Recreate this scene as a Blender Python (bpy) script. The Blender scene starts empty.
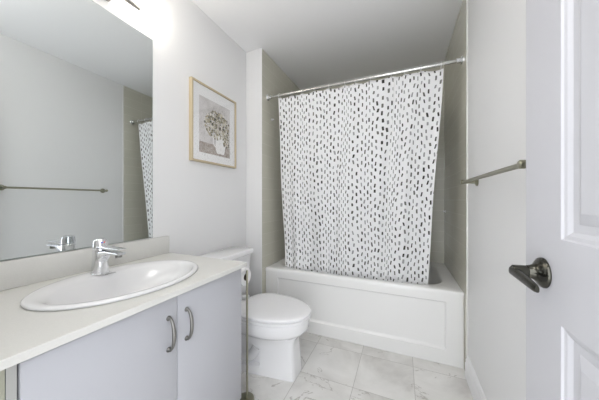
import bpy, bmesh, math, random
from mathutils import Vector, Matrix
random.seed(7)
S = bpy.context.scene
COL = S.collection
R = math.radians
PI = math.pi

# ------------------------------------------------------------------ camera, world, light, exposure
cam_d = bpy.data.cameras.new('camera')
cam = bpy.data.objects.new('camera', cam_d); COL.objects.link(cam)
cam_d.sensor_width = 36.0; cam_d.lens = 239.0/599*36; cam_d.clip_start = 0.02
cam.location = (0, 0, 1.10); cam.rotation_euler = (R(90), 0, R(23.2))
S.camera = cam

w = bpy.data.worlds.new('world'); S.world = w; w.use_nodes = True
bg = w.node_tree.nodes['Background']
bg.inputs[0].default_value = (0.94, 0.965, 1.0, 1); bg.inputs[1].default_value = 2.85

S.view_settings.view_transform = 'Standard'; S.view_settings.look = 'None'
S.view_settings.gamma = 1; S.view_settings.use_curve_mapping = False
S.view_settings.exposure = 0.58
GLOW = 8.8          # frosted shades of the mirror light
CEIL_FILL = 9.0    # added fill globe at the ceiling, out of view

# ------------------------------------------------------------------ dimensions
XL, XR = -1.29, 0.378          # painted side walls
XTL, XTR = -1.125, 0.372       # tiled sides of the tub alcove
YF, YA, YB = -0.06, 1.79, 2.65 # front wall, start of the alcove, back wall
YT = 1.85                      # tub apron
H = 2.43
CZ = 0.785                     # counter top

# ------------------------------------------------------------------ materials
def mat(name, color, rough=0.5, metal=0.0, **kw):
    m = bpy.data.materials.new(name); m.use_nodes = True
    b = m.node_tree.nodes['Principled BSDF']
    b.inputs['Base Color'].default_value = (*color, 1)
    b.inputs['Roughness'].default_value = rough
    b.inputs['Metallic'].default_value = metal
    for k, v in kw.items(): b.inputs[k].default_value = v
    return m

class NT:
    """small helper for node maths"""
    def __init__(s, m): s.t = m.node_tree; s.n = s.t.nodes; s.l = s.t.links
    def put(s, sock, v):
        if isinstance(v, (int, float)): sock.default_value = v
        elif isinstance(v, tuple): sock.default_value = v
        else: s.l.new(v, sock)
    def m(s, op, a, b=0.0, c=0.0):
        n = s.n.new('ShaderNodeMath'); n.operation = op
        s.put(n.inputs[0], a); s.put(n.inputs[1], b); s.put(n.inputs[2], c)
        return n.outputs[0]
    def comb(s, x, y, z=0.0):
        n = s.n.new('ShaderNodeCombineXYZ')
        for i, v in enumerate((x, y, z)): s.put(n.inputs[i], v)
        return n.outputs[0]
    def sep(s, v):
        n = s.n.new('ShaderNodeSeparateXYZ'); s.l.new(v, n.inputs[0]); return n.outputs
    def white(s, v):
        n = s.n.new('ShaderNodeTexWhiteNoise'); n.noise_dimensions = '3D'; s.l.new(v, n.inputs['Vector'])
        return n.outputs
    def noise(s, v, scale, detail=2.0, rough=0.5, dist=0.0):
        n = s.n.new('ShaderNodeTexNoise'); s.l.new(v, n.inputs['Vector'])
        n.inputs['Scale'].default_value = scale; n.inputs['Detail'].default_value = detail
        n.inputs['Roughness'].default_value = rough; n.inputs['Distortion'].default_value = dist
        return n.outputs
    def mix(s, f, a, b):
        n = s.n.new('ShaderNodeMix'); n.data_type = 'RGBA'
        s.put(n.inputs[0], f); s.put(n.inputs[6], a); s.put(n.inputs[7], b)
        return n.outputs[2]
    def ramp(s, f, stops):
        n = s.n.new('ShaderNodeValToRGB'); s.l.new(f, n.inputs[0])
        e = n.color_ramp.elements
        while len(e) < len(stops): e.new(0.5)
        for i, (p, c) in enumerate(stops): e[i].position = p; e[i].color = c
        return n.outputs[0]
    def bump(s, h, strength, dist):
        n = s.n.new('ShaderNodeBump'); n.inputs['Strength'].default_value = strength
        n.inputs['Distance'].default_value = dist; s.l.new(h, n.inputs['Height'])
        s.l.new(n.outputs[0], s.n['Principled BSDF'].inputs['Normal'])
    def obj(s):
        return s.n.new('ShaderNodeTexCoord').outputs['Object']
    def color(s, c): s.l.new(c, s.n['Principled BSDF'].inputs['Base Color'])

def paint(name, color, rough=0.55, bump=0.12):
    m = mat(name, color, rough); k = NT(m)
    k.bump(k.noise(k.obj(), 260, 2)[0], bump, 0.0006)
    return m

M_wall = paint('wall_paint', (0.77, 0.77, 0.77))
M_ceil = paint('ceiling_paint', (0.90, 0.90, 0.905), 0.8)
M_trim = mat('trim_paint', (0.80, 0.80, 0.81), 0.35)
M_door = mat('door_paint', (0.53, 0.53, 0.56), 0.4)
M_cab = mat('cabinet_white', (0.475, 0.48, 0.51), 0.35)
M_beige = mat('beige_panel', (0.40, 0.40, 0.32), 0.6)
M_strip = mat('grey_strip', (0.42, 0.42, 0.40), 0.5)
M_dark = mat('dark_gap', (0.05, 0.05, 0.05), 0.8)
M_quartz = mat('counter_white', (0.82, 0.81, 0.78), 0.25)
k = NT(M_quartz); k.color(k.ramp(k.noise(k.obj(), 300, 2)[0], [(0.35, (0.65, 0.645, 0.615, 1)), (0.7, (0.675, 0.67, 0.64, 1))]))
M_porc = mat('porcelain', (0.84, 0.84, 0.85), 0.08, **{'Coat Weight': 0.4})
M_basin = mat('basin_porcelain', (0.72, 0.72, 0.725), 0.12)
M_seat = mat('seat_plastic', (0.83, 0.83, 0.84), 0.22)
M_tub = mat('tub_acrylic', (0.82, 0.82, 0.81), 0.18)
M_chrome = mat('chrome', (0.85, 0.86, 0.88), 0.13, 1.0)
M_rod = mat('rod_metal', (0.62, 0.62, 0.60), 0.22, 1.0)
M_nickel = mat('brushed_nickel', (0.34, 0.33, 0.25), 0.30, 1.0)
M_steel = mat('satin_steel', (0.26, 0.255, 0.24), 0.38, 1.0)
M_lever = mat('dark_satin_nickel', (0.075, 0.073, 0.062), 0.2, 1.0)
M_gold = mat('pale_gold', (0.56, 0.47, 0.32), 0.4, 0.25)
M_mirror = mat('mirror_silver', (0.77, 0.80, 0.80), 0.0, 1.0)
M_medge = mat('mirror_edge', (0.28, 0.33, 0.31), 0.2)
M_paper = mat('toilet_paper', (0.84, 0.84, 0.84), 0.9)
M_card = mat('cardboard_core', (0.10, 0.07, 0.05), 0.9)
M_red = mat('red_dot', (0.6, 0.02, 0.02), 0.4)
M_blue = mat('blue_dot', (0.02, 0.05, 0.5), 0.4)
M_caulk = mat('caulk', (0.74, 0.74, 0.72), 0.6)

def emit(name, color, strength):
    m = bpy.data.materials.new(name); m.use_nodes = True
    b = m.node_tree.nodes['Principled BSDF']
    b.inputs['Base Color'].default_value = (0.9, 0.9, 0.88, 1)
    b.inputs['Emission Color'].default_value = (*color, 1)
    b.inputs['Emission Strength'].default_value = strength
    return m
M_glow = emit('frosted_lit_glass', (1.0, 0.94, 0.84), GLOW)
M_fill = emit('added_fill_diffuser', (1.0, 0.97, 0.93), CEIL_FILL)

# alcove tile: 10 x 40 cm running bond, horizontal axis chosen per wall
def tile_mat(name, axis):
    m = mat(name, (0.5, 0.48, 0.41), 0.16); k = NT(m)
    p = k.sep(k.obj()); u = p[axis]; v = p[2]
    vec = k.comb(u, v)
    b = k.n.new('ShaderNodeTexBrick'); k.l.new(vec, b.inputs['Vector'])
    b.offset = 0.5; b.squash = 1.0
    b.inputs['Scale'].default_value = 1.0
    b.inputs['Mortar Size'].default_value = 0.0018
    b.inputs['Mortar Smooth'].default_value = 0.1
    b.inputs['Brick Width'].default_value = 0.40
    b.inputs['Row Height'].default_value = 0.10
    b.inputs['Color1'].default_value = (0.59, 0.575, 0.49, 1)
    b.inputs['Color2'].default_value = (0.61, 0.595, 0.51, 1)
    b.inputs['Mortar'].default_value = (0.70, 0.68, 0.61, 1)
    k.color(b.outputs['Color'])
    inv = k.m('SUBTRACT', 1.0, b.outputs['Fac'])
    k.bump(inv, 0.35, 0.001)
    return m
M_tile_side = tile_mat('alcove_tile_side', 1)
M_tile_back = tile_mat('alcove_tile_back', 0)

# marble-look porcelain floor, 33 cm squares
M_floor = mat('marble_floor_tile', (0.7, 0.69, 0.67), 0.28); k = NT(M_floor)
p = k.sep(k.obj()); T = 0.333
fx = k.m('DIVIDE', k.m('ADD', p[0], 0.598 + T*10), T); fy = k.m('DIVIDE', k.m('SUBTRACT', p[1], 1.745 - T*12), T)
ix, iy = k.m('FLOOR', fx), k.m('FLOOR', fy)
rnd = k.white(k.comb(ix, iy))[1]
rs = k.sep(rnd)
off = k.comb(k.m('MULTIPLY_ADD', rs[0], 7.0, p[0]), k.m('MULTIPLY_ADD', rs[1], 7.0, p[1]), k.m('MULTIPLY', rs[2], 5.0))
cloud = k.noise(off, 3.6, 5, 0.6, 0.6)[0]
base = k.ramp(cloud, [(0.30, (0.56, 0.545, 0.52, 1)), (0.48, (0.70, 0.69, 0.665, 1)), (0.7, (0.80, 0.79, 0.77, 1))])
vn = k.noise(off, 2.6, 7, 0.58, 1.4)[0]
vein = k.m('ABSOLUTE', k.m('SUBTRACT', vn, 0.5))
veinf = k.m('SUBTRACT', 1.0, k.m('MINIMUM', k.m('DIVIDE', vein, 0.010), 1.0))
patch = k.m('GREATER_THAN', k.noise(off, 5.0, 2)[0], 0.53)
c1 = k.mix(k.m('MULTIPLY', k.m('MULTIPLY', veinf, patch), 0.62), base, (0.22, 0.19, 0.16, 1))
gx = k.m('ABSOLUTE', k.m('SUBTRACT', k.m('FRACT', fx), 0.5)); gy = k.m('ABSOLUTE', k.m('SUBTRACT', k.m('FRACT', fy), 0.5))
grout = k.m('GREATER_THAN', k.m('MAXIMUM', gx, gy), 0.5 - 0.0016/T)
k.color(k.mix(k.m('MULTIPLY', grout, 0.85), c1, (0.40, 0.385, 0.36, 1)))
k.bump(k.m('SUBTRACT', 1.0, grout), 0.3, 0.001)

# printed shower curtain: staggered brush dabs in the cloth's own UVs (metres)
M_curt = mat('printed_curtain_cloth', (0.85, 0.85, 0.86), 0.8); k = NT(M_curt)
uv = k.n.new('ShaderNodeUVMap'); uv.uv_map = 'UVMap'
q = k.sep(uv.outputs[0]); CW, CH = 0.0330, 0.056
wob = k.m('MULTIPLY', k.m('SUBTRACT', k.noise(uv.outputs[0], 9, 2)[0], 0.5), 0.016)
uu = k.m('DIVIDE', k.m('ADD', q[0], wob), CW); ci = k.m('FLOOR', uu)
r0 = k.white(k.comb(ci, 3.3, 1.7))[0]
stag = k.m('ADD', k.m('MULTIPLY', k.m('MODULO', ci, 2.0), 0.5), k.m('MULTIPLY', r0, 0.35))
vv = k.m('ADD', k.m('DIVIDE', q[1], CH), stag); cj = k.m('FLOOR', vv)
rr = k.white(k.comb(ci, cj, 0.5)); ra = k.sep(rr[1]); rb = k.sep(k.white(k.comb(ci, cj, 9.5))[1])
lx = k.m('SUBTRACT', k.m('SUBTRACT', k.m('FRACT', uu), 0.5), k.m('MULTIPLY', k.m('SUBTRACT', ra[0], 0.5), 0.36))
ly = k.m('SUBTRACT', k.m('SUBTRACT', k.m('FRACT', vv), 0.5), k.m('MULTIPLY', k.m('SUBTRACT', ra[1], 0.5), 0.26))
tilt = k.m('MULTIPLY', k.m('SUBTRACT', rb[0], 0.5), 0.55)
X = k.m('ABSOLUTE', k.m('SUBTRACT', k.m('MULTIPLY', lx, CW), k.m('MULTIPLY', k.m('MULTIPLY', ly, CH), tilt)))
Y = k.m('ABSOLUTE', k.m('MULTIPLY', ly, CH))
hw = k.m('MULTIPLY_ADD', rb[1], 0.0028, 0.0048); hh = k.m('MULTIPLY_ADD', rb[2], 0.0055, 0.0110)
ex = k.m('POWER', k.m('DIVIDE', X, hw), 7.0); ey = k.m('POWER', k.m('DIVIDE', Y, hh), 7.0)
ins = k.m('LESS_THAN', k.m('ADD', ex, ey), 1.0)
dab = k.ramp(ra[2], [(0.0, (0.02, 0.02, 0.018, 1)), (0.42, (0.045, 0.045, 0.035, 1)), (0.45, (0.13, 0.13, 0.115, 1)), (0.72, (0.17, 0.17, 0.16, 1)), (0.76, (0.30, 0.30, 0.31, 1)), (1.0, (0.38, 0.38, 0.38, 1))])
k.color(k.mix(ins, (0.90, 0.90, 0.91, 1), dab))
k.bump(k.noise(uv.outputs[0], 900, 1)[0], 0.1, 0.0004)
tl = k.n.new('ShaderNodeBsdfTranslucent'); mxs = k.n.new('ShaderNodeMixShader'); mxs.inputs[0].default_value = 0.17
k.l.new(k.n['Principled BSDF'].inputs['Base Color'].links[0].from_socket, tl.inputs[0])
k.l.new(k.n['Principled BSDF'].outputs[0], mxs.inputs[1]); k.l.new(tl.outputs[0], mxs.inputs[2])
k.l.new(mxs.outputs[0], k.n['Material Output'].inputs[0])
M_hem = mat('plain_white_hem', (0.82, 0.82, 0.82), 0.8)

# picture glass
M_pglass = bpy.data.materials.new('picture_glass'); M_pglass.use_nodes = True
t = M_pglass.node_tree; t.nodes.clear()
o_ = t.nodes.new('ShaderNodeOutputMaterial'); mx = t.nodes.new('ShaderNodeMixShader'); tr = t.nodes.new('ShaderNodeBsdfTransparent'); gl = t.nodes.new('ShaderNodeBsdfGlossy')
gl.inputs['Roughness'].default_value = 0.02; mx.inputs[0].default_value = 0.05
t.links.new(tr.outputs[0], mx.inputs[1]); t.links.new(gl.outputs[0], mx.inputs[2]); t.links.new(mx.outputs[0], o_.inputs[0])

# ------------------------------------------------------------------ mesh helpers
def obj(name, bm, m, parent=None, smooth=35, loc=None):
    bmesh.ops.recalc_face_normals(bm, faces=bm.faces)
    me = bpy.data.meshes.new(name); bm.to_mesh(me); bm.free()
    for x in (m if isinstance(m, (list, tuple)) else [m]): me.materials.append(x)
    if smooth:
        for f in me.polygons: f.use_smooth = True
        me.set_sharp_from_angle(angle=R(smooth))
    o = bpy.data.objects.new(name, me); COL.objects.link(o)
    if parent is not None:
        o.parent = parent; o.matrix_parent_inverse = parent.matrix_basis.inverted()
    return o
def thing(name, label, cat, loc, group=None):
    o = bpy.data.objects.new(name, None); COL.objects.link(o); o.location = loc
    o.empty_display_size = 0.05
    o['label'] = label; o['category'] = cat
    if group: o['group'] = group
    return o
def tag(o, label, cat, group=None):
    o['label'] = label; o['category'] = cat
    if group: o['group'] = group
    return o
def struct(o, label=None, cat=None):
    o['kind'] = 'structure'
    if label: o['label'] = label
    if cat: o['category'] = cat
    return o
def box(bm, x0, x1, y0, y1, z0, z1, bev=0.0, seg=2, mi=0):
    vs = [bm.verts.new((x, y, z)) for x in (x0, x1) for y in (y0, y1) for z in (z0, z1)]
    idx = [(0, 1, 3, 2), (4, 6, 7, 5), (0, 4, 5, 1), (2, 3, 7, 6), (0, 2, 6, 4), (1, 5, 7, 3)]
    fs = [bm.faces.new([vs[i] for i in f]) for f in idx]
    for f in fs: f.material_index = mi
    if bev:
        es = list({e for f in fs for e in f.edges})
        bmesh.ops.bevel(bm, geom=es, offset=bev, segments=seg, profile=0.5, affect='EDGES')
    return bm
def B(*a, **k):
    bm = bmesh.new(); box(bm, *a, **k); return bm
def loft(bm, rings, close=True, cap0=True, cap1=True, mi=0):
    vr = [[bm.verts.new(p) for p in r] for r in rings]
    n = len(vr[0])
    for a, b in zip(vr, vr[1:]):
        for i in range(n if close else n-1):
            j = (i+1) % n
            f = bm.faces.new((a[i], a[j], b[j], b[i])); f.material_index = mi
    if cap0: bm.faces.new(vr[0]).material_index = mi
    if cap1: bm.faces.new(list(reversed(vr[-1]))).material_index = mi
    return vr
def frame_at(d):
    d = d.normalized(); up = Vector((0, 0, 1)) if abs(d.z) < 0.9 else Vector((0, 1, 0))
    a = d.cross(up).normalized(); return a, a.cross(d).normalized()
def tube(bm, pts, r, n=16, flat=1.0, cap=True, mi=0):
    """round tube along pts; r number or list; flat scales the second axis"""
    pts = [Vector(p) for p in pts]; rs = r if isinstance(r, (list, tuple)) else [r]*len(pts)
    rings = []; pa = None
    for i, p in enumerate(pts):
        d = (pts[min(i+1, len(pts)-1)] - pts[max(i-1, 0)])
        if pa is None: a, b = frame_at(d)
        else:
            d = d.normalized(); a = (pa - d*pa.dot(d)).normalized(); b = a.cross(d).normalized()
        pa = a
        rings.append([p + a*rs[i]*math.cos(2*PI*j/n) + b*rs[i]*flat*math.sin(2*PI*j/n) for j in range(n)])
    return loft(bm, rings, True, cap, cap, mi)
def lathe(bm, origin, axis, prof, n=32, cap=True, mi=0):
    """prof: (distance along axis, radius)"""
    axis = Vector(axis).normalized(); a, b = frame_at(axis); o = Vector(origin)
    rings = [[o + axis*h + (a*math.cos(2*PI*j/n) + b*math.sin(2*PI*j/n))*r for j in range(n)] for h, r in prof]
    return loft(bm, rings, True, cap, cap, mi)
def bez(p0, p1, p2, p3, n=12):
    p0, p1, p2, p3 = map(Vector, (p0, p1, p2, p3)); out = []
    for i in range(n+1):
        t = i/n; s = 1-t
        out.append(p0*s**3 + p1*3*s*s*t + p2*3*s*t*t + p3*t**3)
    return out

# ------------------------------------------------------------------ room shell
struct(obj('floor', B(-1.6, 0.7, -1.0, 2.9, -0.08, 0.0), M_floor, smooth=0))
struct(obj('ceiling', B(-1.45, 0.55, YF-0.12, 2.8, H, H+0.1), M_ceil, smooth=0))
struct(obj('wall_left', B(XL-0.12, XL, YF-0.12, 2.8, 0, H), M_wall, smooth=0))
struct(obj('wall_alcove_left', B(XL, XTL-0.008, YA, YB+0.1, 0, H), M_wall, smooth=0))
struct(obj('wall_tiled_left', B(XTL-0.008, XTL, YA+0.001, YB, 0, H), M_tile_side, smooth=0))
struct(obj('wall_right', B(XR, XR+0.12, YF-0.12, 2.8, 0, H), M_wall, smooth=0))
struct(obj('wall_tiled_right', B(XTR, XR, YA, YB, 0, H), M_tile_side, smooth=0))
struct(obj('wall_back', B(XTL-0.008, XR, YB, YB+0.1, 0, H), M_tile_back, smooth=0))
bm = bmesh.new()                                   # front wall with the doorway the camera looks through
DX0, DX1, DH = -0.475, 0.31, 2.06
box(bm, XL, DX0, YF-0.11, YF, 0, H); box(bm, DX1, XR, YF-0.11, YF, 0, H); box(bm, DX0, DX1, YF-0.11, YF, DH, H)
struct(obj('wall_front', bm, M_wall, smooth=0))
bm = bmesh.new()
box(bm, DX0-0.06, DX0, YF, YF+0.012, 0, DH+0.06, 0.003); box(bm, DX0, DX1, YF, YF+0.012, DH, DH+0.06, 0.003)
struct(obj('trim_1', bm, M_trim))
struct(obj('trim_2', B(XTR-0.001, XR+0.002, YA-0.006, YA, 0.0, H, 0.001), M_caulk))       # edge strip where the tile ends
struct(obj('trim_3', B(XTL-0.009, XTL+0.001, YA-0.003, YA+0.001, 0.0, H, 0.0008), M_trim))

def baseboard(name, p0, p1, nrm):
    prof = [(0, 0), (0.016, 0), (0.016, 0.085), (0.0125, 0.093), (0.0125, 0.108), (0.008, 0.118), (0.006, 0.130), (0.0, 0.134)]
    bm = bmesh.new(); n = Vector(nrm)
    rings = [[Vector(p) + n*a + Vector((0, 0, z)) for a, z in prof] for p in (p0, p1)]
    loft(bm, rings)
    return struct(obj(name, bm, M_trim, smooth=20))
baseboard('baseboard_right', (XR, -0.06, 0), (XR, YA-0.012, 0), (-1, 0, 0))
baseboard('baseboard_left', (XL, 0.995, 0), (XL, YA, 0), (1, 0, 0))
baseboard('baseboard_alcove', (XL+0.017, YA, 0), (XTL-0.004, YA, 0), (0, -1, 0))
bm = bmesh.new()                                   # caulk bead between tile and ceiling
box(bm, XTL, XTL+0.005, YA+0.002, YB, H-0.006, H); box(bm, XTR-0.005, XTR, YA, YB, H-0.006, H); box(bm, XTL+0.005, XTR-0.005, YB-0.005, YB, H-0.006, H)
struct(obj('trim_4', bm, M_caulk, smooth=0))

# ------------------------------------------------------------------ bathtub
tub = thing('bathtub', 'white alcove bathtub with recessed front panel behind the dotted curtain', 'bathtub', ((XTL+XTR)/2, YT, 0))
TZ = 0.496; x0, x1, y0, y1 = XTL+0.002, XTR-0.001, YT, YB-0.001
NSX, NSY = 30, 16
def rect_ring(xa, xb, ya, yb, z, r=0.0):
    pts = []
    for i in range(NSX): pts.append((xa+(xb-xa)*i/NSX, ya))
    for i in range(NSY): pts.append((xb, ya+(yb-ya)*i/NSY))
    for i in range(NSX): pts.append((xb-(xb-xa)*i/NSX, yb))
    for i in range(NSY): pts.append((xa, yb-(yb-ya)*i/NSY))
    return [Vector((x, y, z)) for x, y in pts]
base_ring = rect_ring(x0, x1, y0, y1, 0)
def basin_ring(cx, cy, ax, ay, z, n):
    out = []
    for p in base_ring:
        dx, dy = (p.x-(x0+x1)/2)/((x1-x0)/2), (p.y-(y0+y1)/2)/((y1-y0)/2)
        th = math.atan2(dy, dx); c, s = math.cos(th), math.sin(th)
        out.append(Vector((cx+ax*math.copysign(abs(c)**(2/n), c), cy+ay*math.copysign(abs(s)**(2/n), s), z)))
    return out
bm = bmesh.new()
cx, cy = -0.378, 2.262
rings = [rect_ring(x0, x1, y0, y1, TZ-0.03), rect_ring(x0, x1, y0, y1, TZ-0.012), rect_ring(x0, x1, y0+0.004, y1, TZ-0.003), rect_ring(x0+.002, x1-.002, y0+0.012, y1-.002, TZ),
         basin_ring(cx, cy, 0.668, 0.357, TZ, 5.0), basin_ring(cx, cy, 0.660, 0.350, TZ-0.004, 5.0), basin_ring(cx, cy, 0.650, 0.343, TZ-0.018, 4.8),
         basin_ring(cx-0.01, cy, 0.60, 0.315, 0.28, 4.0), basin_ring(cx-0.015, cy, 0.56, 0.262, 0.14, 2.8), basin_ring(cx-0.02, cy, 0.51, 0.235, 0.105, 2.7), basin_ring(cx-0.02, cy, 0.3, 0.13, 0.098, 2.2)]
loft(bm, rings, True, False, True)
obj('basin', bm, M_tub, tub, 50)
bm = bmesh.new()                                   # apron: frame and recessed panel
px0, px1, pz0, pz1 = -1.01, 0.272, 0.098, 0.420
def rr(xa, xb, za, zb, y): return [Vector((xa, y, za)), Vector((xb, y, za)), Vector((xb, y, zb)), Vector((xa, y, zb))]
loft(bm, [rr(x0, x1, 0.001, TZ-0.03, y0+0.05), rr(x0, x1, 0.001, TZ-0.03, y0+0.003), rr(x0+0.003, x1-0.003, 0.001, TZ-0.03, y0),
          rr(px0, px1, pz0, pz1, y0), rr(px0+0.006, px1-0.006, pz0+0.010, pz1-0.006, y0+0.010), rr(px0+0.012, px1-0.012, pz0+0.018, pz1-0.012, y0+0.013)], True, False, True)
obj('apron', bm, M_tub, tub, 12)
bm = bmesh.new(); lathe(bm, (cx-0.40, cy, 0.1), (0, 0, 1), [(0, 0.03), (0.004, 0.03), (0.006, 0.024)])
obj('drain', bm, M_chrome, tub)

# ------------------------------------------------------------------ curtain rod
RY, RZ = 1.885, 2.030
rod = thing('shower_curtain_rod', 'chrome shower curtain rod spanning the tiled alcove above the bathtub', 'curtain rod', (-0.4, RY, RZ))
bm = bmesh.new(); tube(bm, [(XTL+0.01, RY, RZ), (-0.25, RY, RZ)], 0.0115, 24); obj('thin_tube', bm, M_rod, rod)
bm = bmesh.new(); tube(bm, [(-0.26, RY, RZ), (-0.255, RY, RZ), (XTR-0.035, RY, RZ)], [0.0125, 0.0130, 0.0130], 24); obj('thick_tube', bm, M_rod, rod)
for sx, xx in ((1, XTL), (-1, XTR)):
    bm = bmesh.new(); lathe(bm, (xx, RY, RZ), (sx, 0, 0), [(0.0005, 0.027), (0.006, 0.027), (0.010, 0.022), (0.014, 0.018), (0.035, 0.0165), (0.037, 0.014)], 28)
    obj('end_flange', bm, M_chrome, rod)

# ------------------------------------------------------------------ shower curtain
def curtain_pt(s, t):
    """s across 0..1, t down 0..1 -> position"""
    xl = -1.022 + 0.030*t + 0.006*math.sin(7*t+1); xr = 0.262 - 0.097*t - 0.010*math.sin(PI*t)*0 + 0.004*math.sin(9*t)
    warp = s + 0.012*math.sin(2*PI*3*s + 2*t) + 0.006*math.sin(2*PI*7*s+1)
    warp = s + (warp-s)*min(1, s*8, (1-s)*8)
    x = xl + (xr-xl)*warp
    z = 2.012 - 0.010*abs(math.sin(PI*11*s))*(1-t) - 1.60*t
    if s > 0.9: z -= 0.012*(s-0.9)/0.1*(1-t)
    y = RY + 0.078*min(1, t*1.25)**1.15 + 0.004
    amp = (0.006 + 0.013*t)
    f = math.sin(2*PI*5.5*s + 0.7*math.sin(3*t)) + 0.45*math.sin(2*PI*12.3*s + 1.3 + 1.2*t) + 0.9*math.exp(-((s-0.83)/0.018)**2)*(1 if t < .95 else 1)
    f += -0.9*math.exp(-((s-0.30)/0.02)**2)
    y += amp*0.72*f
    if t > 0.9: y = max(y, RY+0.052)
    return Vector((x, y, z))
NU, NV = 260, 70
bm = bmesh.new(); uvl = bm.loops.layers.uv.new('UVMap')
g = [[bm.verts.new(curtain_pt(i/NU, j/NV)) for i in range(NU+1)] for j in range(NV+1)]
WID = 1.56
for j in range(NV):
    for i in range(NU):
        f = bm.faces.new((g[j][i], g[j+1][i], g[j+1][i+1], g[j][i+1]))
        cs = ((i, j), (i, j+1), (i+1, j+1), (i+1, j))
        for lp, (a, b) in zip(f.loops, cs): lp[uvl].uv = (a/NU*WID + 3.0, 5.0 - b/NV*1.60)
curtain = obj('shower_curtain', bm, M_curt, None, 180)
md = curtain.modifiers.new('thickness', 'SOLIDIFY'); md.thickness = 0.0012; md.offset = 0
tag(curtain, 'white shower curtain printed with black and grey brush dabs, hanging into the bathtub', 'shower curtain')
bm = bmesh.new()                                   # narrow plain seam running down the cloth
for s0, wd in ((0.738, 0.009),):
    sp = [(curtain_pt(s0-wd/2, t/60), curtain_pt(s0+wd/2, t/60)) for t in range(0, 61)]
    vs = [(bm.verts.new(a + Vector((0, -0.0025, 0))), bm.verts.new(b + Vector((0, -0.0025, 0)))) for a, b in sp]
    for (a, b), (c, d) in zip(vs, vs[1:]): bm.faces.new((a, c, d, b))
hem = obj('seam', bm, M_hem, curtain, 180); hem['label'] = 'plain white vertical seam'
ring0 = None
for kx in range(12):                               # rings over the rod
    s = 0.012 + 0.976*kx/11; p = curtain_pt(s, 0.004)
    if ring0 is None:
        bm = bmesh.new(); pts = [(0, 0.0205*math.cos(a), 0.0235*math.sin(a)) for a in [2*PI*i/20 for i in range(21)]]
        tube(bm, pts[:-1] + [pts[0]], 0.0016, 8, cap=False)
        r = ring0 = obj('curtain_ring', bm, M_trim)
        names = ['leftmost', 'second', 'third', 'fourth', 'fifth', 'sixth', 'seventh', 'eighth', 'ninth', 'tenth', 'eleventh', 'rightmost']
    else:
        r = ring0.copy(); COL.objects.link(r)
    r.location = (p.x, RY, RZ - 0.0065)
    tag(r, ('white curtain ring, %s along the chrome rod' % names[kx]) if kx in (0, 11) else 'white curtain ring on the chrome rod, %s from the left' % names[kx], 'curtain ring', 'curtain rings on the rod')

# ------------------------------------------------------------------ small hook on the left tiled wall and on the right one
for nm, px, sx, py, pz, lb in (('l', XTL, 1, 1.965, 1.855, 'small clear wall hook on the left alcove tiles below the curtain rod'), ('r', XTR, -1, 2.56, 0.995, 'small clear wall hook low on the right alcove tiles above the bathtub')):
    bm = bmesh.new(); lathe(bm, (px, py, pz), (sx, 0, 0), [(0.0005, 0.013), (0.003, 0.013), (0.006, 0.008), (0.014, 0.006), (0.018, 0.009), (0.021, 0.006)], 20)
    tag(obj('wall_hook', bm, M_porc), lb, 'hook', 'small hooks on the alcove tiles')

# ------------------------------------------------------------------ vanity cabinet
CY0, CY1, CX = 0.232, 0.990, -0.742
cab = thing('vanity_cabinet', 'white two-door bathroom vanity cabinet under the counter along the left wall', 'vanity cabinet', (-1.0, 0.61, 0))
bm = bmesh.new(); zt_ = CZ-0.0215
box(bm, XL+0.002, CX-0.020, CY0+0.002, CY0+0.018, 0.10, zt_); box(bm, XL+0.002, CX-0.020, CY1-0.016, CY1, 0.10, zt_)
box(bm, XL+0.002, XL+0.012, CY0+0.018, CY1-0.016, 0.10, zt_); box(bm, XL+0.012, CX-0.020, CY0+0.018, CY1-0.016, 0.10, 0.116)
box(bm, CX-0.036, CX-0.020, CY0+0.018, CY1-0.016, zt_-0.05, zt_); box(bm, XL+0.002, CX-0.07, CY0+0.002, CY1, 0.001, 0.0995)
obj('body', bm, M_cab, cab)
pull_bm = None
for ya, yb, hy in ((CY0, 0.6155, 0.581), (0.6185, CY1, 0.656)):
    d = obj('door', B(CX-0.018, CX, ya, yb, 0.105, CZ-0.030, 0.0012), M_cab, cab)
    bm = bmesh.new()
    for z in (0.583, 0.691): lathe(bm, (CX+0.0003, hy, z), (1, 0, 0), [(0, 0.0088), (0.003, 0.0085), (0.006, 0.006), (0.012, 0.0048)], 18)
    tube(bm, bez((CX+0.010, hy, 0.583), (CX+0.034, hy, 0.598), (CX+0.034, hy, 0.676), (CX+0.010, hy, 0.691), 18), [0.0042+0.0022*math.sin(PI*i/18) for i in range(19)], 12)
    h = obj('handle', bm, M_steel, d); h['label'] = 'arched satin metal pull'
fp = obj('filler_panel', B(CX-0.024, CX-0.004, 0.0, 0.212, 0.105, CZ-0.021, 0.001), M_beige, cab); fp['label'] = 'beige side panel at the near end'
obj('filler_strip', B(CX-0.022, CX-0.006, 0.2135, CY0-0.003, 0.105, CZ-0.021), M_strip, cab)
obj('filler_backing', B(XL+0.002, CX-0.03, -0.02, CY0, 0.105, CZ-0.021), M_cab, cab)

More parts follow.
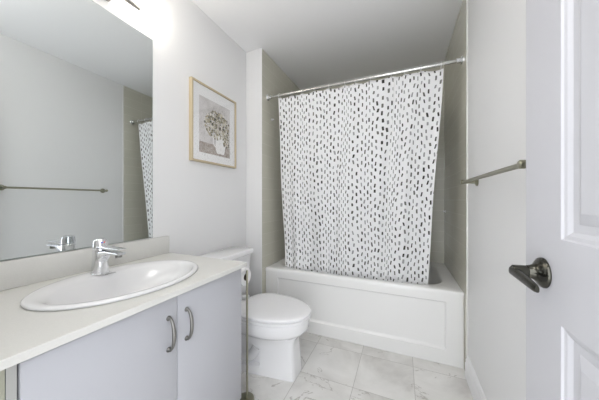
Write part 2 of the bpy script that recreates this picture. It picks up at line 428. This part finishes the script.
# ------------------------------------------------------------------ countertop with a cut-out for the sink, and upstand
SX, SY, SAX, SAY = -0.995, 0.602, 0.220, 0.283
ct = thing('countertop', 'off-white vanity countertop with backsplash strip running under the mirror', 'countertop', (-1.0, 0.6, CZ))
cx0, cx1, cy0, cy1 = XL+0.001, -0.722, -0.035, 1.010
N = 96
def sray(th):
    """point on the counter's outline seen from the sink centre"""
    c, s = math.cos(th), math.sin(th)
    k1 = ((cx1-SX)/c if c > 0 else (cx0-SX)/c) if abs(c) > 1e-9 else 1e9
    k2 = ((cy1-SY)/s if s > 0 else (cy0-SY)/s) if abs(s) > 1e-9 else 1e9
    q = min(k1, k2); return SX+c*q, SY+s*q
ths = sorted([2*PI*i/N for i in range(N)] + [math.atan2(b-SY, a-SX) % (2*PI) for a in (cx0, cx1) for b in (cy0, cy1)])
outer = [sray(t) for t in ths]; hole = [(SX+(SAX-0.02)*math.cos(t), SY+(SAY-0.02)*math.sin(t)) for t in ths]
V = lambda pts, z, sh=0.0: [Vector((min(max(a, cx0+sh), cx1-sh), min(max(b, cy0+sh), cy1-sh), z)) for a, b in pts]
bm = bmesh.new()
loft(bm, [V(hole, CZ-0.02), V(outer, CZ-0.02), V(outer, CZ-0.0015), V(outer, CZ, 0.0015), V(hole, CZ), V(hole, CZ-0.02)], True, False, False)
bmesh.ops.remove_doubles(bm, verts=bm.verts, dist=1e-5)
obj('slab', bm, M_quartz, ct)
obj('backsplash', B(XL+0.001, XL+0.016, cy0, 1.004, CZ+0.0003, 0.886, 0.0012), M_quartz, ct)

# ------------------------------------------------------------------ drop-in sink
sink = thing('sink', 'white oval drop-in washbasin set into the counter', 'sink', (SX, SY, CZ))
def srings(spec, n=96):
    return [[Vector((SX+dx+ax*math.cos(2*PI*i/n), SY+ay*math.sin(2*PI*i/n), z)) for i in range(n)] for dx, ax, ay, z in spec]
bm = bmesh.new()
loft(bm, srings([(0, SAX-0.004, SAY-0.004, CZ+0.0005), (0, SAX, SAY, CZ+0.003), (0, SAX, SAY, CZ+0.007), (0, SAX-0.004, SAY-0.004, CZ+0.011), (0.001, SAX-0.012, SAY-0.012, CZ+0.0125),
    (0.006, SAX-0.026, SAY-0.024, CZ+0.0115), (0.022, SAX-0.046, SAY-0.034, CZ+0.008), (0.026, SAX-0.056, SAY-0.042, CZ+0.000),
    (0.028, SAX-0.070, SAY-0.062, CZ-0.026), (0.028, SAX-0.090, SAY-0.095, CZ-0.056), (0.026, SAX-0.120, SAY-0.145, CZ-0.082), (0.024, SAX-0.160, SAY-0.205, CZ-0.098), (0.022, 0.026, 0.030, CZ-0.104)]), True, False, True)
obj('basin', bm, M_basin, sink, 60)
bm = bmesh.new(); lathe(bm, (SX+0.022, SY, CZ-0.1045), (0, 0, 1), [(0, 0.022), (0.003, 0.022), (0.004, 0.016), (0.002, 0.012)], 28); obj('drain', bm, M_chrome, sink)
bm = bmesh.new()                                   # faint grey maker's script on the basin's back slope
for a, b in ((0.0, 0.010), (0.0115, 0.018), (0.020, 0.029), (0.031, 0.040)):
    y = 0.595+a
    tube(bm, [(SX-0.139, y, CZ+0.0035), (SX-0.1395, (y+0.595+b)/2, CZ+0.0055), (SX-0.139, 0.595+b, CZ+0.0035)], 0.0011, 6)
mk = obj('maker_mark', bm, M_steel, sink); mk['label'] = 'small grey script mark'

# ------------------------------------------------------------------ faucet
FX, FY, FZ = -1.160, 0.590, CZ+0.0100
fau = thing('faucet', 'chrome single-lever faucet standing on the back rim of the sink', 'faucet', (FX, FY, FZ))
def el(cx_, cy_, z, ax, ay, n=32, tx=0.0):
    return [Vector((cx_+ax*math.cos(2*PI*i/n), cy_+ay*math.sin(2*PI*i/n), z + tx*ax*math.cos(2*PI*i/n))) for i in range(n)]
bm = bmesh.new()
loft(bm, [el(FX, FY, FZ-0.001, 0.033, 0.031), el(FX, FY, FZ+0.003, 0.033, 0.031), el(FX, FY, FZ+0.005, 0.031, 0.029), el(FX, FY, FZ+0.04, 0.029, 0.027), el(FX, FY, FZ+0.08, 0.0275, 0.026), el(FX, FY, FZ+0.104, 0.027, 0.0255), el(FX, FY, FZ+0.106, 0.025, 0.0235)])
obj('body', bm, M_chrome, fau, 40)
bm = bmesh.new(); rings = []                       # spout: flat top, arched underside
for i in range(17):
    t_ = i/16; x = FX+0.010+0.132*t_; wd = 0.020-0.004*t_
    top = FZ+0.101-0.004*t_; bot = FZ+0.084-0.062*max(0, 1-t_*1.9)**2.2+0.003*t_
    mid = (top+bot)/2; hg = (top-bot)/2
    rings.append([Vector((x, FY+wd*math.copysign(abs(math.cos(a))**0.6, math.cos(a)), mid+hg*math.copysign(abs(math.sin(a))**0.6, math.sin(a)))) for a in [2*PI*j/24 for j in range(24)]])
loft(bm, rings); obj('spout', bm, M_chrome, fau, 50)
bm = bmesh.new(); lathe(bm, (FX+0.124, FY, FZ+0.088), (0.12, 0, -1), [(0, 0.0115), (0.012, 0.0115), (0.0125, 0.009)], 20); obj('aerator', bm, M_steel, fau)
bm = bmesh.new()                                   # lever: domed cap with a thin blade reaching over the spout
loft(bm, [el(FX, FY, FZ+0.108, 0.0265, 0.025), el(FX, FY, FZ+0.124, 0.0262, 0.0248, tx=-0.05), el(FX-0.001, FY, FZ+0.138, 0.0232, 0.022, tx=-0.1), el(FX-0.001, FY, FZ+0.144, 0.014, 0.013)])
rings = []
for i in range(9):
    t_ = i/8; x = FX+0.008+0.142*t_; z = FZ+0.1125-0.001*t_; wd = 0.022-0.007*t_; hg = 0.0048-0.0026*t_
    rings.append([Vector((x, FY+wd*math.copysign(abs(math.cos(a))**0.5, math.cos(a)), z+hg*math.sin(a))) for a in [2*PI*j/16 for j in range(16)]])
loft(bm, rings); lev = obj('lever', bm, M_chrome, fau, 45)
bm = bmesh.new(); lathe(bm, (FX+0.0235, FY+0.003, FZ+0.130), (1, -0.3, 0.4), [(0, 0.003), (0.0015, 0.003)], 12); o_ = obj('hot_mark', bm, M_red, lev); o_['label'] = 'red dot'
bm = bmesh.new(); lathe(bm, (FX+0.0235, FY-0.005, FZ+0.130), (1, -0.3, 0.4), [(0, 0.003), (0.0015, 0.003)], 12); o_ = obj('cold_mark', bm, M_blue, lev); o_['label'] = 'blue dot'

# ------------------------------------------------------------------ mirror (very slightly out of parallel with the wall)
mir = thing('mirror', 'large frameless rectangular mirror above the sink', 'mirror', (XL+0.0045, 0.908, 0))
bm = bmesh.new(); box(bm, -0.0035, 0.0, -1.0+0.06, 0, 0.889, 1.998); mb = obj('edge', bm, M_medge, None, 0); mb.parent = mir
bm = bmesh.new(); vs = [bm.verts.new(p) for p in ((0.0006, -0.938, 0.891), (0.0006, -0.002, 0.891), (0.0006, -0.002, 1.996), (0.0006, -0.938, 1.996))]; bm.faces.new(vs)
ms = obj('glass', bm, M_mirror, None, 0); ms.parent = mir
mir.rotation_euler = (0, 0, R(0.8)); mir.location.x = XL+0.0045

# ------------------------------------------------------------------ light bar above the mirror
vl = thing('vanity_light', 'lit three-shade wall light above the mirror with a satin metal rail', 'wall light', (XL, 0.58, 2.07))
obj('backplate', B(XL+0.0005, XL+0.022, 0.47, 0.69, 2.045, 2.165, 0.003), M_steel, vl)
obj('rail', B(XL+0.060, XL+0.078, 0.30, 0.795, 2.060, 2.076, 0.002), M_steel, vl)
for y in (0.53, 0.63):
    bm = bmesh.new(); tube(bm, [(XL+0.02, y, 2.06), (XL+0.062, y, 2.06)], 0.006, 12); obj('arm', bm, M_steel, vl)
for y in (0.315, 0.580, 0.845):
    bm = bmesh.new(); lathe(bm, (XL+0.074, y, 2.086), (0, 0, 1), [(0, 0.036), (0.004, 0.042), (0.10, 0.046), (0.13, 0.046), (0.132, 0.042)], 32)
    sh = obj('lamp_shade', bm, M_glow, vl, 50)

# ------------------------------------------------------------------ unseen fill globe, added under the ceiling to brighten the room
cl = thing('added_ceiling_fill', 'added out-of-view fill light, round glowing white globe hung from the ceiling', 'fill light', (-0.35, 0.30, H))
bm = bmesh.new(); lathe(bm, (-0.35, 0.30, H-0.0005), (0, 0, -1), [(0, 0.07), (0.015, 0.07), (0.025, 0.03), (0.030, 0.012), (0.075, 0.012)], 48); obj('canopy', bm, M_steel, cl)
bm = bmesh.new(); lathe(bm, (-0.35, 0.30, H-0.072), (0, 0, -1), [(0, 0.05), (0.01, 0.09), (0.03, 0.13), (0.06, 0.15), (0.09, 0.13), (0.11, 0.09), (0.12, 0.03)], 48); obj('globe', bm, M_fill, cl, 60)

# ------------------------------------------------------------------ framed picture
pic = thing('framed_picture', 'gold framed picture of flowers in a white jug on the left wall', 'picture', (XL, 1.385, 1.63))
PY0, PY1, PZ0, PZ1, PD = 1.160, 1.618, 1.362, 1.910, 0.026
bm = bmesh.new(); fw = 0.013
def ryz(x, g_): return [Vector((x, PY0+g_, PZ0+g_)), Vector((x, PY1-g_, PZ0+g_)), Vector((x, PY1-g_, PZ1-g_)), Vector((x, PY0+g_, PZ1-g_))]
X0 = XL+0.0006
loft(bm, [ryz(X0, fw), ryz(X0, 0), ryz(X0+PD-0.001, 0), ryz(X0+PD, 0.001), ryz(X0+PD, fw-0.001), ryz(X0+PD-0.001, fw), ryz(X0, fw)], True, False, False)
bmesh.ops.remove_doubles(bm, verts=bm.verts, dist=1e-5)
obj('frame', bm, M_gold, pic, 20)
MX = X0+PD-0.010
M_mat = mat('white_mat_board', (0.82, 0.82, 0.82), 0.8)
obj('mat_board', B(X0+0.002, MX, PY0+fw-0.001, PY1-fw+0.001, PZ0+fw-0.001, PZ1-fw+0.001), M_mat, pic, 0)
M_pbg = mat('print_backdrop', (0.5, 0.48, 0.47), 0.8); k = NT(M_pbg)
k.color(k.ramp(k.noise(k.obj(), 14, 3)[0], [(0.3, (0.55, 0.53, 0.52, 1)), (0.7, (0.68, 0.66, 0.65, 1))]))
M_ptab = mat('print_table', (0.3, 0.26, 0.22), 0.8); k = NT(M_ptab)
k.color(k.ramp(k.noise(k.obj(), 60, 3)[0], [(0.3, (0.30, 0.25, 0.22, 1)), (0.7, (0.50, 0.45, 0.41, 1))]))
M_pjug = mat('print_jug', (0.84, 0.83, 0.82), 0.8)
fl_cols = [(0.60, 0.56, 0.46), (0.42, 0.37, 0.26), (0.20, 0.18, 0.13), (0.10, 0.095, 0.07), (0.72, 0.69, 0.62), (0.30, 0.27, 0.19)]
M_fl = [mat('print_petals', c, 0.8) for c in fl_cols]
# print area
QY0, QY1, QZ0, QZ1 = PY0+0.070, PY1-0.072, PZ0+0.070, PZ1-0.088
bm = bmesh.new()
def quadyz(x, a, b, c, d, mi):
    f = bm.faces.new([bm.verts.new(p) for p in ((x, a, c), (x, b, c), (x, b, d), (x, a, d))]); f.material_index = mi
L = QZ0+0.075
quadyz(MX+0.0004, QY0, QY1, L, QZ1, 0); quadyz(MX+0.0004, QY0, QY1, QZ0, L, 1)
JY = QY0+0.66*(QY1-QY0); jz = QZ0+0.016
prof = [(0.0, 0.036), (0.02, 0.047), (0.06, 0.052), (0.10, 0.045), (0.135, 0.040), (0.150, 0.044)]
for (h0, r0_), (h1, r1_) in zip(prof, prof[1:]):
    f = bm.faces.new([bm.verts.new(p) for p in ((MX+0.0008, JY-r0_, jz+h0), (MX+0.0008, JY+r0_, jz+h0), (MX+0.0008, JY+r1_, jz+h1), (MX+0.0008, JY-r1_, jz+h1))]); f.material_index = 2
hp = bez((0, JY-0.042, jz+0.125), (0, JY-0.085, jz+0.14), (0, JY-0.085, jz+0.05), (0, JY-0.048, jz+0.045), 10)
for a, b in zip(hp, hp[1:]):
    n_ = Vector((0, -(b-a).z, (b-a).y)).normalized()*0.004
    f = bm.faces.new([bm.verts.new(Vector((MX+0.0008, 0, 0))+v_) for v_ in (a-n_, b-n_, b+n_, a+n_)]); f.material_index = 2
rnd_ = random.Random(3)
for i in range(480):
    a = rnd_.uniform(0, 2*PI); q_ = math.sqrt(rnd_.random()); 
    y = JY-0.030+0.132*q_*math.cos(a); z = jz+0.205+0.105*q_*math.sin(a)
    if rnd_.random() < 0.15: y = JY+0.06+rnd_.uniform(-.03, .03); z = jz+rnd_.uniform(0.06, 0.17)
    r_ = rnd_.uniform(0.004, 0.011); y = min(max(y, QY0+r_), QY1-r_)
    nn = 7; c = [(MX+0.0010+i*0.000003, y+r_*(1+0.3*math.sin(3*j+i))*math.cos(2*PI*j/nn)*0.9, z+r_*math.sin(2*PI*j/nn)) for j in range(nn)]
    f = bm.faces.new([bm.verts.new(p) for p in c]); f.material_index = 3+rnd_.choice([0, 0, 1, 1, 2, 3, 4, 5, 5])
bm2 = bm
me_o = obj('print', bm2, [M_pbg, M_ptab, M_pjug]+M_fl, pic, 0); me_o['label'] = 'printed still life of blossoms in a white jug'
obj('glass_pane', B(MX+0.004, MX+0.006, PY0+fw, PY1-fw, PZ0+fw, PZ1-fw), M_pglass, pic, 0)

# ------------------------------------------------------------------ toilet
TY = 1.380
toi = thing('toilet', 'white two-piece toilet with closed lid between the vanity and the bathtub', 'toilet', (-0.9, TY, 0))
def egg(th, xf, xb, hw_, xc=-0.83):
    c, s = math.cos(th), math.sin(th)
    ax = (xf-xc) if c > 0 else (xc-xb); n = 2.1 if c > 0 else 2.6
    return (xc+ax*math.copysign(abs(c)**(2/n), c), hw_*math.copysign(abs(s)**(2/n), s))
def polyray(th, poly, xc=-0.83):
    c, s = math.cos(th), math.sin(th); best = 1e9
    for (ax, ay), (bx, by) in zip(poly, poly[1:]+poly[:1]):
        ex_, ey_ = bx-ax, by-ay; den = c*ey_-s*ex_
        if abs(den) < 1e-12: continue
        t_ = ((ax-xc)*ey_-(ay)*ex_)/den; u_ = ((ax-xc)*s-ay*c)/den
        if t_ > 0 and -1e-9 <= u_ <= 1+1e-9: best = min(best, t_)
    return (xc+c*best, s*best)
NT_ = 120
def tring(z, xf, xb, hw_, w_, fh=0.074, sh=0.112):
    poly = [(xf, -fh*0.8), (xf, fh*0.8), (xf-0.010, fh), (xf-0.30, sh), (xb, sh), (xb, -sh), (xf-0.30, -sh), (xf-0.010, -fh)]
    out = []
    for i in range(NT_):
        th = 2*PI*i/NT_; ex_, ey_ = egg(th, xf, xb, hw_); px_, py_ = polyray(th, poly)
        # match by angle for the egg too
        out.append(Vector((px_*(1-w_)+ex_*w_, TY+py_*(1-w_)+ey_*w_, z)))
    return out
bm = bmesh.new()
loft(bm, [tring(0.0005, -0.598, -1.18, 0.11, 0.0), tring(0.012, -0.598, -1.18, 0.11, 0.0), tring(0.10, -0.606, -1.18, 0.11, 0.02, 0.070, 0.108), tring(0.18, -0.612, -1.18, 0.11, 0.08, 0.070, 0.106),
          tring(0.220, -0.610, -1.18, 0.116, 0.22), tring(0.245, -0.598, -1.17, 0.135, 0.6), tring(0.265, -0.575, -1.15, 0.160, 0.9), tring(0.285, -0.550, -1.12, 0.178, 1.0), tring(0.305, -0.536, -1.10, 0.187, 1.0), tring(0.355, -0.533, -1.10, 0.188, 1.0), tring(0.361, -0.539, -1.10, 0.182, 1.0)])
bowl = obj('bowl', bm, M_porc, None, 40)
# side niches of the pedestal, cut in
cutbm = bmesh.new()
for sgn in (-1, 1):
    vs = []
    for y_, g_ in ((0.075, 0.012), (0.16, -0.004)):
        vs.append([Vector((x_, TY+sgn*y_, z_)) for x_, z_ in ((-0.815-g_, 0.045+g_), (-0.815-g_, 0.170-g_), (-0.95, 0.215-g_), (-1.10+g_, 0.215-g_), (-1.10+g_, 0.045+g_))])
    loft(cutbm, vs)
cut = obj('cutter', cutbm, M_porc, None, 0)
md = bowl.modifiers.new('niche', 'BOOLEAN'); md.object = cut; md.operation = 'DIFFERENCE'; md.solver = 'EXACT'
bpy.context.view_layer.update()
dg = bpy.context.evaluated_depsgraph_get()
nm_ = bpy.data.meshes.new_from_object(bowl.evaluated_get(dg))
bowl.modifiers.clear(); bowl.data = nm_
nm_.set_sharp_from_angle(angle=R(40))
bpy.data.objects.remove(cut)
bowl.parent = toi; bowl.matrix_parent_inverse = toi.matrix_basis.inverted()
bm = bmesh.new()                                   # trapway bulging out of the niches
for sgn in (-1, 1):
    tube(bm, bez((-0.86, TY+sgn*0.066, 0.155), (-0.90, TY+sgn*0.066, 0.05), (-1.00, TY+sgn*0.066, 0.03), (-1.06, TY+sgn*0.066, 0.13), 14), 0.034, 16, 0.8)
obj('trapway', bm, M_porc, toi, 60)
def eg(z, g_, xf=-0.524, hw_=0.193, xb=-1.01):
    return [Vector((a, TY+b, z)) for a, b in [egg(2*PI*i/NT_, xf-g_, xb+g_, hw_-g_) for i in range(NT_)]]
bm = bmesh.new(); loft(bm, [eg(0.3625, 0.008), eg(0.366, 0.001), eg(0.377, 0.0), eg(0.381, 0.005)]); obj('seat', bm, M_seat, toi, 40)
bm = bmesh.new(); loft(bm, [eg(0.3845, 0.008), eg(0.387, 0.0), eg(0.397, -0.001), eg(0.402, 0.003), eg(0.4045, 0.010), eg(0.4075, 0.04), eg(0.408, 0.10)]); obj('lid', bm, M_seat, toi, 40)
for s_ in (-1, 1): obj('hinge', B(-1.075, -1.03, TY+s_*0.075-0.022, TY+s_*0.075+0.022, 0.372, 0.400, 0.005), M_seat, toi)
bm = bmesh.new(); box(bm, -1.262, -1.10, TY-0.11, TY+0.11, 0.22, 0.392, 0.02, 3); obj('tank_deck', bm, M_porc, toi)
bm = bmesh.new()
def tk(x_, z, g_): 
    xa, xb_, ya, yb_ = -1.270, x_, TY-0.222+g_, TY+0.222-g_; out = []
    for cx_, cy_, a0 in ((xb_-0.03, yb_-0.03, 0), (xa+0.02, yb_-0.03, 90), (xa+0.02, ya+0.03, 180), (xb_-0.03, ya+0.03, 270)):
        rr_ = 0.03 if a0 in (0, 270) else 0.02
        for i in range(7):
            a = R(a0+15*i); out.append(Vector((cx_+rr_*math.cos(a), cy_+rr_*math.sin(a), z)))
    return out
loft(bm, [tk(-1.115, 0.392, 0.022), tk(-1.112, 0.40, 0.018), tk(-1.095, 0.68, 0.0)]); obj('tank', bm, M_porc, toi, 40)
bm = bmesh.new(); loft(bm, [tk(-1.085, 0.6805, -0.008), tk(-1.078, 0.685, -0.014), tk(-1.078, 0.712, -0.014), tk(-1.082, 0.718, -0.010), tk(-1.09, 0.720, 0.0)]); obj('tank_lid', bm, M_porc, toi, 40)

# ------------------------------------------------------------------ toilet paper stand and roll
SXp, SYp = -0.776, 1.085
st = thing('toilet_paper_stand', 'slim floor-standing brushed metal toilet paper stand beside the vanity', 'paper stand', (SXp, SYp, 0))
bm = bmesh.new(); lathe(bm, (SXp-0.008, SYp, 0.0005), (0, 0, 1), [(0, 0.046), (0.012, 0.046), (0.018, 0.042), (0.020, 0.02)], 40); obj('base', bm, M_nickel, st)
bm = bmesh.new()
pts = [(SXp, SYp, 0.018), (SXp, SYp, 0.3), (SXp, SYp, 0.685)] + bez((SXp, SYp, 0.695), (SXp, SYp, 0.712), (SXp-0.004, SYp+0.006, 0.716), (SXp-0.010, SYp+0.012, 0.702), 8) + [(SXp-0.012, SYp+0.018, 0.690)]
tube(bm, pts, 0.0058, 14); obj('pole', bm, M_nickel, st)
bm = bmesh.new(); tube(bm, [(SXp-0.010, SYp+0.018, 0.688), (SXp-0.06, SYp+0.018, 0.687), (SXp-0.135, SYp+0.018, 0.687)], 0.005, 14); obj('arm', bm, M_nickel, st)
bm = bmesh.new()
rc = (SXp-0.020, SYp+0.018, 0.687-0.0147)
lathe(bm, rc, (-1, 0, 0), [(0, 0.020), (0, 0.047), (0.003, 0.049), (0.097, 0.049), (0.10, 0.047), (0.10, 0.020), (0, 0.020)], 40, cap=False)
bmesh.ops.remove_doubles(bm, verts=bm.verts, dist=1e-5)
rl = obj('toilet_paper_roll', bm, M_paper, None, 40)
tag(rl, 'white toilet paper roll hanging on the slim metal stand', 'toilet paper roll')
bm = bmesh.new(); lathe(bm, rc, (-1, 0, 0), [(0.0005, 0.0197), (0.0995, 0.0197)], 30, cap=False); c_ = obj('core', bm, M_card, rl); c_['label'] = 'brown cardboard tube'

# ------------------------------------------------------------------ towel bar
BX, BZ, BY0, BY1 = XR-0.064, 1.200, 0.860, 1.578
tb = thing('towel_bar', 'brushed nickel towel bar on the right wall beside the open door', 'towel bar', (XR, 1.22, BZ))
bm = bmesh.new(); tube(bm, [(BX, BY0-0.006, BZ), (BX, BY1+0.006, BZ)], 0.0082, 20); obj('bar', bm, M_nickel, tb)
for y in (BY0, BY1):
    bm = bmesh.new(); lathe(bm, (XR, y, BZ), (-1, 0, 0), [(0.0005, 0.024), (0.005, 0.024), (0.009, 0.018), (0.013, 0.011), (0.052, 0.0095), (0.064, 0.0125), (0.074, 0.0125), (0.078, 0.009)], 28)
    obj('bracket', bm, M_nickel, tb)

# ------------------------------------------------------------------ open door with moulded panels
DXF, DT = 0.265, 0.035; DY0, DY1 = -0.045, 0.718
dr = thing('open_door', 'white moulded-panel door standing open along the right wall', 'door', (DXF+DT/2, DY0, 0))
bm = bmesh.new()
def dring(x, a, b, c, d): return [Vector((x, a, c)), Vector((x, b, c)), Vector((x, b, d)), Vector((x, a, d))]
zt, zb = 2.035, 0.012
panels = [(DY0+0.133, 0.585, 1.028, 1.905), (DY0+0.133, 0.585, 0.24, 0.872)]
for sx, fx_ in ((-1, DXF), (1, DXF+DT)):
    d_ = lambda t_: fx_ - sx*t_            # t_ into the leaf
    ys = [DY0, DY0+0.133, 0.585, DY1]; zs = [zb, 0.24, 0.872, 1.028, 1.905, zt]
    for i in range(3):
        for j in range(5):
            if i == 1 and j in (1, 3): continue
            bm.faces.new([bm.verts.new((fx_, y, z)) for y, z in ((ys[i], zs[j]), (ys[i+1], zs[j]), (ys[i+1], zs[j+1]), (ys[i], zs[j+1]))])
    for (a, b, c, e) in panels:
        steps = [(0, 0), (0.003, 0.003), (0.009, 0.0045), (0.016, 0.009), (0.022, 0.0095), (0.030, 0.0095), (0.046, 0.003), (0.049, 0.002), (0.051, 0.002)]
        loft(bm, [dring(d_(t_), a+g_, b-g_, c+g_, e-g_) for g_, t_ in steps], True, False, True)
for q_ in (((DY0, zb), (DY1, zb)), ((DY1, zb), (DY1, zt)), ((DY1, zt), (DY0, zt)), ((DY0, zt), (DY0, zb))):
    (a, c), (b, e) = q_
    bm.faces.new([bm.verts.new(p) for p in ((DXF, a, c), (DXF, b, e), (DXF+DT, b, e), (DXF+DT, a, c))])
bmesh.ops.remove_doubles(bm, verts=bm.verts, dist=1e-5)
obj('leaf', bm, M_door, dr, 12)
HY, HZ = 0.643, 0.952
bm = bmesh.new(); lathe(bm, (DXF, HY, HZ), (-1, 0, 0), [(0.0005, 0.0305), (0.003, 0.0305), (0.006, 0.029), (0.011, 0.022), (0.014, 0.017), (0.020, 0.0140), (0.026, 0.0125), (0.0265, 0.0110), (0.0285, 0.0110), (0.029, 0.0118), (0.049, 0.0110), (0.051, 0.009)], 40)
ros = obj('door_handle', bm, M_lever, dr, 40); ros['label'] = 'dark satin nickel lever handle'
bm = bmesh.new(); rings = []
for i in range(17):                                # blade tapering to its tip, slightly bowed towards the door
    t_ = i/16; y = HY+0.011-0.100*t_; x = DXF-0.046+0.001*t_
    tk_ = 0.006*(1-t_)**0.5+0.003; hh_ = 0.0092*(1-0.25*t_)
    if i == 0: tk_ *= 0.6; hh_ *= 0.7
    if i == 16: hh_ *= 0.8
    z = HZ - 0.0015 - 0.009*t_
    rings.append([Vector((x+tk_*math.copysign(abs(math.cos(a))**0.6, math.cos(a)), y, z+hh_*math.copysign(abs(math.sin(a))**0.7, math.sin(a)))) for a in [2*PI*j/20 for j in range(20)]])
loft(bm, rings); obj('lever', bm, M_lever, ros, 45)
for z in (0.25, 1.02, 1.80):
    bm = bmesh.new(); tube(bm, [(DXF+DT+0.004, DY0-0.006, z-0.045), (DXF+DT+0.004, DY0-0.006, z+0.045)], 0.006, 14); obj('hinge', bm, M_steel, dr)
